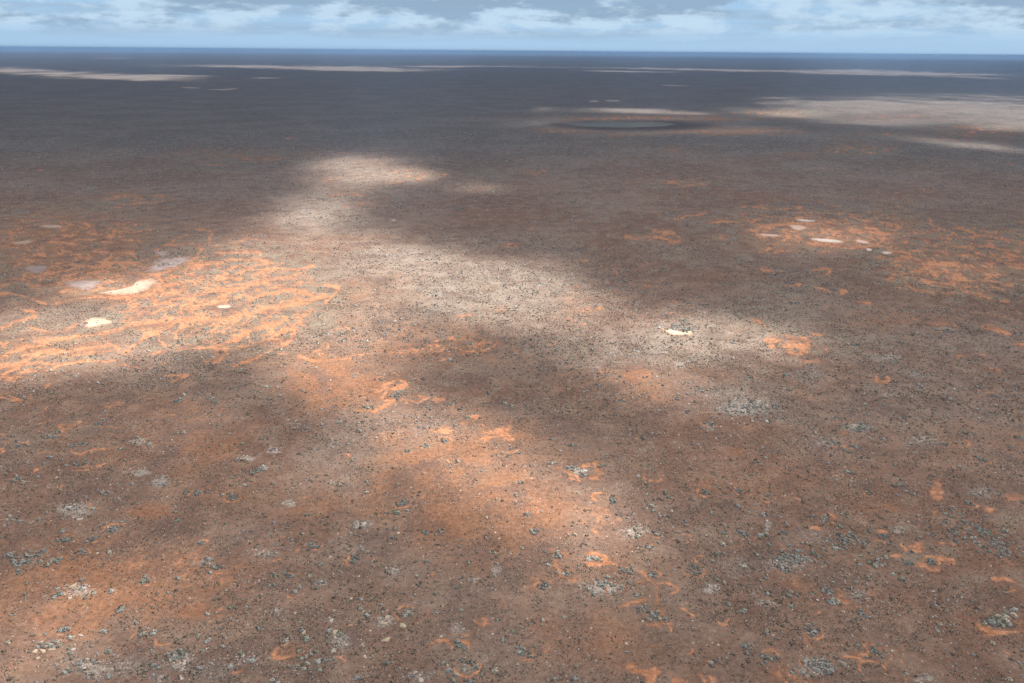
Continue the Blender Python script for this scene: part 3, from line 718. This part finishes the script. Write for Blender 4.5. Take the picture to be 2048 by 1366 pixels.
for q_, (rx0, ry0, R0, a0, ha, wd, am) in enumerate(RINGS):
    if q_ % 2:
        cnt = int(4 + R0 * 3); ex.append(np.array([[rx0, ry0]]) + rng.normal(0, R0 * .38, (cnt, 2))); er.append(rng.uniform(.3, .75, cnt)); et.append(np.array([.33, .335, .31])[None] * rng.uniform(.6, 1.2, cnt)[:, None])
for cx, cy, sx, sy, cnt, r0 in CLUMPS:
    g = at(cx + rng.normal(0, 1, cnt) * sx * .6, cy + rng.normal(0, 1, cnt) * sy * .6)
    ex.append(g); er.append(.85 * r0 * rng.uniform(.6, 1.15, cnt)); et.append(np.array([.39, .385, .345])[None] * rng.uniform(.65, 1.2, cnt)[:, None])
pos = np.concatenate([pos] + ex); rs = np.concatenate([rs] + er); tint = np.concatenate([tint] + et)
n = len(pos); d = np.hypot(pos[:, 0], pos[:, 1])
rot = rng.uniform(0, 6.28, n); zs = rng.uniform(.75, 1.1, n)
px_, py_ = to_px(pos[:, 0], pos[:, 1], .3)
inside = (px_ > 4) & (px_ < 2044) & (py_ < 1362)
score = np.where(inside, rs * F / np.sqrt(d**2 + H**2), 0)
top = np.argsort(-score)[:300]
single = np.zeros(n, bool); single[top] = True
near = (~single) & (d < 330); mid = (~single) & (d >= 330) & (d < 620); farb = (~single) & (d >= 620)
# low tufts between the bushes
tx, ty = scatter(1300000, 105, 600)
ta, tb = lookup(tx, ty); tcl = fbm(tx, ty, 7, 3, 560); twd = fbm(tx, ty, 45, 3, 580); td = np.hypot(tx, ty)
tp = np.clip(.34 + 1.0 * tcl + .7 * twd, .02, 1) * (1 - .65 * sst(ta[:, 1], .2, .7)) * (1 - .97 * sst(ta[:, 0], .12, .4)) * (1 - tb[:, 1]) * np.clip(1.35 - td / 480, .22, 1)
tk = rng.uniform(0, 1, len(tx)) < tp
tpos = np.c_[tx[tk], ty[tk]]; tn = len(tpos)
tr = rng.uniform(.08, .21, tn) * (1 + .3 * (td[tk] > 350)); tpick = rng.uniform(0, 1, tn)[:, None]
ttint = np.where(tpick < .40, np.array([[.36, .28, .22]]), np.where(tpick < .78, np.array([[.20, .15, .115]]), np.array([[.48, .42, .36]]))) * rng.uniform(.7, 1.25, tn)[:, None]
TT = [bush_template(7, 600 + i, .7, .8) for i in range(4)]
v, f, t = merge(TT, rng.integers(0, 4, tn), tpos, tr, rng.uniform(0, 6.28, tn), rng.uniform(.8, 1.4, tn), ttint)
me = make_mesh('dry_tufts', v, [f], [LEAF]); add_attr(me, 'tint', t)
obj('dry_tufts', me, kind='stuff', label='small dry tufts and twigs covering the brown soil', category='grass')
print('tufts', tn)
near_t = [bush_template(46, 10 + i) for i in range(6)]; mid_t = [bush_template(18, 40 + i, .5) for i in range(5)]; far_t = [bush_template(8, 70 + i, .66) for i in range(4)]
vs, fs, ts = [], [], []; off = 0
for sel, tm in ((near, near_t), (mid, mid_t), (farb, far_t)):
    s = np.nonzero(sel)[0]
    v, f, t = merge(tm, rng.integers(0, len(tm), len(s)), pos[s], rs[s], rot[s], zs[s], tint[s])
    vs.append(v); fs.append(f + off); ts.append(t); off += len(v)
me = make_mesh('saltbush_scrub', np.concatenate(vs), fs, [LEAF]); add_attr(me, 'tint', np.concatenate(ts))
obj('saltbush_scrub', me, kind='stuff', label='countless small grey and olive bushes speckling the whole plain', category='scrub')
print('bushes', n, 'near', near.sum(), 'mid', mid.sum(), 'far', farb.sum())

BT = [bush_template(120, 200 + i, .25) for i in range(8)]
BM = []
for i, (tv, tf) in enumerate(BT):
    for j, c in enumerate([(0.47, 0.46, 0.42), (0.37, 0.365, 0.295), (0.48, 0.41, 0.335)]):
        m_ = make_mesh('saltbush', tv, [tf], [LEAF_O])
        add_attr(m_, 'tint', np.tile((*c, 1), (len(tv), 1)) * np.c_[np.repeat(np.random.default_rng(i).uniform(.75, 1.25, len(tv) // 4), 4)[:, None].repeat(3, 1), np.ones(len(tv))])
        BM.append((m_, j))
KINDL = ['round blue grey saltbush among the largest bushes on the near plain', 'dull grey green saltbush among the largest bushes on the near plain', 'dusty fawn grey saltbush among the largest bushes on the near plain']
for q, i in enumerate(top):
    m_, j = BM[int(rng.integers(0, len(BM)))]
    o = obj('saltbush', m_, label=KINDL[j], category='bush', group=['blue grey bushes of the foreground', 'grey green bushes of the foreground', 'fawn grey bushes of the foreground'][j])
    o.location = (pos[i, 0], pos[i, 1], 0); o.rotation_euler = (0, 0, rot[i]); o.scale = (rs[i], rs[i] * rng.uniform(.85, 1.15), rs[i] * zs[i])

# --- stones

def stone_template(seed, n=7, flat=.45):
    r = np.random.default_rng(seed)
    a0 = np.sort(r.uniform(0, 2 * np.pi, n)); 
    a0 = np.linspace(0, 2 * np.pi, n, endpoint=False) + r.uniform(-.3, .3, n)
    k0 = r.uniform(.75, 1.15, n); k1 = k0 * r.uniform(.5, .85, n)
    base = np.c_[k0 * np.cos(a0), k0 * np.sin(a0), np.full(n, -.05)]
    topv = np.c_[k1 * np.cos(a0 + .15), k1 * np.sin(a0 + .15), flat * r.uniform(.7, 1.2, n)]
    cen = np.array([[r.uniform(-.2, .2), r.uniform(-.2, .2), flat * 1.15]])
    v = np.concatenate([base, topv, cen]); k = np.arange(n); k2 = (k + 1) % n
    f = np.concatenate([np.stack([k, k2, n + k2], 1), np.stack([k, n + k2, n + k], 1), np.stack([n + k, n + k2, np.full(n, 2 * n)], 1)])
    return v, f

ST = [stone_template(800 + i, 5, .5) for i in range(6)]
x, y = scatter(700000, 105, 620)
a, b = lookup(x, y); cl = fbm(x, y, 9, 3, 640); wd = fbm(x, y, 60, 3, 660); d = np.hypot(x, y)
p = np.maximum(.07 + .30 * cl + .16 * wd, .010) * (1 - .6 * sst(a[:, 1], .3, .8))
p = np.maximum(p, a[:, 2] ** 1.4 * (.34 + 1.2 * np.clip(cl + .3, 0, 1))) * (1 - b[:, 1]) * (1 - sst(a[:, 0], .2, .5))
keep = rng.uniform(0, 1, len(x)) < p * np.clip(1.35 - d / 520, .3, 1)
x, y, a, d = x[keep], y[keep], a[keep], d[keep]; n = len(x)
sr = np.clip(.06 + .09 * rng.gamma(1.6, .55, n) + .20 * a[:, 2] * rng.uniform(0, 1, n), .06, .5)
stint = np.array([0.58, 0.50, 0.44])[None] * rng.uniform(.65, 1.2, n)[:, None] * (1 + rng.normal(0, .05, (n, 3)))
px_, py_ = to_px(x, y, 0); inside = (px_ > 4) & (px_ < 2044) & (py_ < 1362)
score = np.where(inside, sr * F / np.sqrt(d**2 + H**2), 0); top = np.argsort(-score)[:260]
single = np.zeros(n, bool); single[top] = True; s = np.nonzero(~single)[0]
spos = np.c_[x, y]; srot = rng.uniform(0, 6.28, n); szs = rng.uniform(.6, 1.1, n)
v, f, t = merge(ST, rng.integers(0, len(ST), len(s)), spos[s], sr[s], srot[s], szs[s], stint[s])
me = make_mesh('limestone_rubble', v, [f], [STONE]); add_attr(me, 'tint', t)
obj('limestone_rubble', me, kind='stuff', label='pale limestone chips strewn between the bushes', category='rubble')
print('stones', n)
SM = []
for i in range(8):
    tv, tf = stone_template(900 + i, 9, .42)
    m_ = make_mesh('limestone_rock', tv, [tf], [STONE_O]); add_attr(m_, 'tint', np.tile((0.54, 0.46, 0.40, 1), (len(tv), 1))); SM.append(m_)
for i in top:
    o = obj('limestone_rock', SM[int(rng.integers(0, 8))], label='pale limestone rock among the biggest loose stones on the near plain', category='rock', group='big loose limestone rocks')
    o.location = (x[i], y[i], 0); o.rotation_euler = (0, 0, srot[i]); o.scale = (sr[i], sr[i] * rng.uniform(.7, 1.1), sr[i] * szs[i])

# slabs of bare limestone traced one by one: photo cx, cy, rx, ry, tilt, colour, label
CREAM, WHITE, ORANGE = (0.50, 0.40, 0.29), (0.52, 0.46, 0.41), (0.42, 0.25, 0.17)
SLABS = [(71,1303,8,4,-20,CREAM,'long cracked cream limestone slab at lower left, left half'), (86,1303,7,4,10,CREAM,'broad cream limestone slab at lower left, middle piece of the cracked row'), (103,1299,8,2.5,-15,CREAM,'narrow cream limestone slab at lower left, right end of the cracked row'),
         (147,1299,8,2.4,-12,WHITE,'white limestone slab right of the cracked cream row at lower left'), (162,1271,7,2.4,10,WHITE,'white limestone slab above the white one near the cracked cream row'),
         (672,1266,7,7,80,CREAM,'square cream limestone slab left of the orange slab below centre'), (700,1251,9,3.5,-15,ORANGE,'orange stained limestone slab among the pale ones below centre'), (662,1242,6,3.5,-35,WHITE,'pale pinkish limestone slab above the square cream one'),
         (775,1234,7,5,0,CREAM,'mottled yellowish limestone slab topmost of the cluster below centre'), (768,1247,9,4,0,CREAM,'cream limestone slab just under the mottled yellowish one'), (805,1251,9,5.5,0,CREAM,'large cream limestone slab farthest right of the cluster below centre'),
         (773,1280,11,4.5,-15,CREAM,'long cream limestone slab lowest of the cluster below centre'), (666,1303,7,5,-60,WHITE,'white limestone slab below the pink stones left of bottom centre'), (693,1290,5,3,0,WHITE,'pinkish white limestone slab beside the small pink stones'),
         (606,1264,7,4.5,-35,CREAM,'tan limestone slab standing apart left of the slab cluster'), (728,1048,9,3.6,-30,WHITE,'pale tilted limestone slab alone on brown ground left of centre'), (841,1360,6,6,-60,WHITE,'pale limestone slab at the bottom edge left of centre'),
         (1170,942,6,3,10,WHITE,'white limestone slab inside the small orange sand ring at centre'), (175,1345,8,4,10,ORANGE,'pinkish orange limestone slab in the bottom left stone heap'), (168,1338,6,4,0,WHITE,'white rounded limestone slab in the bottom left stone heap'),
         (145,1172,10,3,-25,CREAM,'long cream limestone slab in the stony patch on orange soil at left'), (140,1195,7,3,-40,WHITE,'white limestone slab at the foot of the stony patch on orange soil at left'), (136,1015,9,2.5,-5,WHITE,'white limestone slab in the grey scrub near the left edge'),
         (158,1039,10,2.2,-12,WHITE,'long white limestone slab below the other one in the grey scrub near the left edge'), (1564,1136,5,5,0,CREAM,'cream limestone slab at the lower end of the big stony patch right of centre'), (356,1322,5,7,60,ORANGE,'pinkish limestone slab in the middle of the bushy stone heap at lower left')]
for k_, (cx, cy, rx, ry, tilt, c, lab) in enumerate(SLABS):
    r_ = np.random.default_rng(1500 + k_); m_n = 11
    an = np.linspace(0, 2 * np.pi, m_n, endpoint=False); rr = r_.uniform(.45, 1.15, m_n); ct, stt = math.cos(math.radians(tilt)), math.sin(math.radians(tilt))
    ux, uy = rx * rr * np.cos(an), ry * rr * np.sin(an)
    g = at(cx + ux * ct - uy * stt, cy + ux * stt + uy * ct); cen = g.mean(0); q = g - cen
    hgt = .14 + .10 * r_.uniform()
    v = np.concatenate([np.c_[q * 1.04, np.full(m_n, -.05)], np.c_[q * .97, hgt * r_.uniform(.75, 1.1, m_n)], np.c_[q * .55, hgt * r_.uniform(1.0, 1.3, m_n)], [[0, 0, hgt * 1.2]]])
    kk = np.arange(m_n); k2 = (kk + 1) % m_n
    f4 = np.concatenate([np.stack([kk, k2, m_n + k2, m_n + kk], 1), np.stack([m_n + kk, m_n + k2, 2 * m_n + k2, 2 * m_n + kk], 1)]); f3 = np.stack([2 * m_n + kk, 2 * m_n + k2, np.full(m_n, 3 * m_n)], 1)
    ar = np.sum(q[kk, 0] * q[k2, 1] - q[k2, 0] * q[kk, 1])
    if ar < 0: f4 = f4[:, ::-1]; f3 = f3[:, ::-1]
    m_ = make_mesh('limestone_slab', v, [f4, f3], [STONE]); add_attr(m_, 'tint', np.tile((*c, 1), (len(v), 1)) * np.c_[r_.uniform(.85, 1.1, len(v))[:, None].repeat(3, 1), np.ones(len(v))])
    o = obj('limestone_slab', m_, label=lab, category='rock', group='bare limestone slabs'); o.location = (cen[0], cen[1], 0)

# ------------------------------------------------------------------ the cloud deck that shades the plain
HC = 2600.0
cd = np.radians(np.concatenate([np.array([89.9, 80, 70, 62, 56, 52, 49]), np.arange(47, 3, -.16), np.arange(3, .28, -.03)]))
ca = np.radians(np.concatenate([np.arange(-180, -46, 4.0), np.arange(-46, 46.01, .22), np.arange(50, 180, 4.0)]))
cr = H / np.tan(cd); cn, cm = len(cd), len(ca)
cx_ = (cr[:, None] * np.sin(ca)[None]).ravel(); cy_ = (cr[:, None] * np.cos(ca)[None]).ravel()
cpx, cpy = to_px(cx_, cy_)
rr_ = np.hypot(cx_, cy_)
n1 = fbm(cx_, cy_, 150, 4, 700); n2 = fbm(cx_, cy_, 150, 4, 720)
n1 = n1 + .45 * fbm(cx_, cy_, 55, 3, 770); n2 = n2 + .45 * fbm(cx_, cy_, 55, 3, 780)
n3 = fbm(cx_, cy_, 900, 4, 740); n4 = fbm(cx_, cy_, 900, 4, 745)
n6 = fbm(cx_, cy_ * .45, 420, 4, 790, .6) + .5 * fbm(cx_, cy_ * .35, 2500, 3, 795)
gap = np.zeros(len(cx_))
for lx, ly, rx, ry, tilt, amt in LIT:
    t = math.radians(tilt)
    wpx = cpx + (n1 * .55 + n3 * .35) * rx; wpy = cpy + (n2 * .55 + n4 * .35) * ry
    dx, dy = wpx - lx, wpy - ly
    u_ = (dx * math.cos(t) + dy * math.sin(t)) / rx; v_ = (-dx * math.sin(t) + dy * math.cos(t)) / ry
    gq = amt * np.exp(-((u_**2 + v_**2) ** (1.5 if ly < 260 else 1.12)))
    if ly < 240: gq = gq * np.clip(1.08 + 1.3 * n6, .25, 1.15)
    gap = 1 - (1 - gap) * (1 - gq)
gap = np.clip(gap ** 1.25 * 1.75, 0, 1)
gap[cpx < -9000] = np.clip(n3[cpx < -9000] * 1.5 - .2, 0, .8)
aw = np.interp(cpy, [90, 110, 122, 140, 180, 240, 320, 420, 600, 900, 1366, 1500], [.66, .74, .90, .97, .985, .98, .94, .86, .77, .71, .77, .79])
aw = aw - .05 * sst(cpx, 850, 1400) * sst(cpy, 205, 235) * (1 - sst(cpy, 360, 460))
aw = np.where(cpx < -9000, .65, aw)
aw = np.clip(aw + .08 * n3 * np.clip((1 - aw) * 3, 0, 1) + .05 * n1 * np.clip((1 - aw) * 3, 0, 1), .3, .99)
dens = np.clip(aw * (1 - gap), 0.0, .99)
edge = sst(rr_, 26000, 30000); dens = dens * (1 - .5 * edge)
lay = 1 - np.sqrt(1 - dens)
sh = SUN * (HC / SUN[2])
low_v = np.stack([cx_ + sh[0], cy_ + sh[1], np.full(len(cx_), HC) + 30 * n3], 1)
thick = 40 + 260 * dens * (1 + .8 * n1)
top_v = low_v + SUN[None] * (thick / SUN[2])[:, None]
ci = np.arange(cn * cm).reshape(cn, cm); cnx = np.roll(ci, -1, 1)
ql = np.stack([ci[:-1], ci[1:], cnx[1:], cnx[:-1]], -1).reshape(-1, 4); N0 = cn * cm
rimq = np.stack([ci[-1], ci[-1] + N0, cnx[-1] + N0, cnx[-1]], 1)
me = make_mesh('cloud_layer', np.concatenate([low_v, top_v]), [ql, ql[:, ::-1] + N0, rimq, ci[0][None], ci[0][None, ::-1] + N0], None, True)
add_attr(me, 'vapour', np.tile(np.c_[lay, lay, lay, np.ones(N0)], (2, 1)))
m = bpy.data.materials.new('cloud_vapour'); m.use_nodes = True
g = NT(m.node_tree)
for nn_ in list(g.n): g.n.remove(nn_)
at_ = g.add('ShaderNodeAttribute', attribute_name='vapour')
tr = g.add('ShaderNodeBsdfTransparent'); tl = g.add('ShaderNodeBsdfTranslucent'); df = g.add('ShaderNodeBsdfDiffuse')
tl.inputs['Color'].default_value = (.36, .35, .34, 1); df.inputs['Color'].default_value = (.80, .80, .80, 1)
mx = g.add('ShaderNodeMixShader'); mx.inputs[0].default_value = .5; g.l.new(df.outputs[0], mx.inputs[1]); g.l.new(tl.outputs[0], mx.inputs[2])
m2 = g.add('ShaderNodeMixShader'); g.l.new(at_.outputs['Fac'], m2.inputs[0]); g.l.new(tr.outputs[0], m2.inputs[1]); g.l.new(mx.outputs[0], m2.inputs[2])
ou = g.add('ShaderNodeOutputMaterial'); g.l.new(m2.outputs[0], ou.inputs['Surface'])
me.materials.append(m)
obj('cloud_layer', me, kind='stuff', label='broken layer of grey white cloud spread above the plain', category='cloud')

# ------------------------------------------------------------------ haze: the air over the plain
E = 90000.0; zt = H + 8.0
hv = np.array([(sx * E, sy * E, z_) for z_ in (-1.0, zt) for sx, sy in ((-1, -1), (1, -1), (1, 1), (-1, 1))], float)
hf = np.array([(3, 2, 1, 0), (4, 5, 6, 7), (0, 1, 5, 4), (1, 2, 6, 5), (2, 3, 7, 6), (3, 0, 4, 7)])
m = bpy.data.materials.new('haze_air'); m.use_nodes = True
g = NT(m.node_tree)
for nn_ in list(g.n): g.n.remove(nn_)
pv = g.add('ShaderNodeVolumePrincipled'); pv.inputs['Color'].default_value = (.36, .61, 1.0, 1); pv.inputs['Density'].default_value = 7.5e-5; pv.inputs['Anisotropy'].default_value = 0.0
ou = g.add('ShaderNodeOutputMaterial'); g.l.new(pv.outputs[0], ou.inputs['Volume'])
obj('haze', make_mesh('haze', hv, [hf], [m]), kind='stuff', label='pale blue haze lying over the whole plain', category='haze')
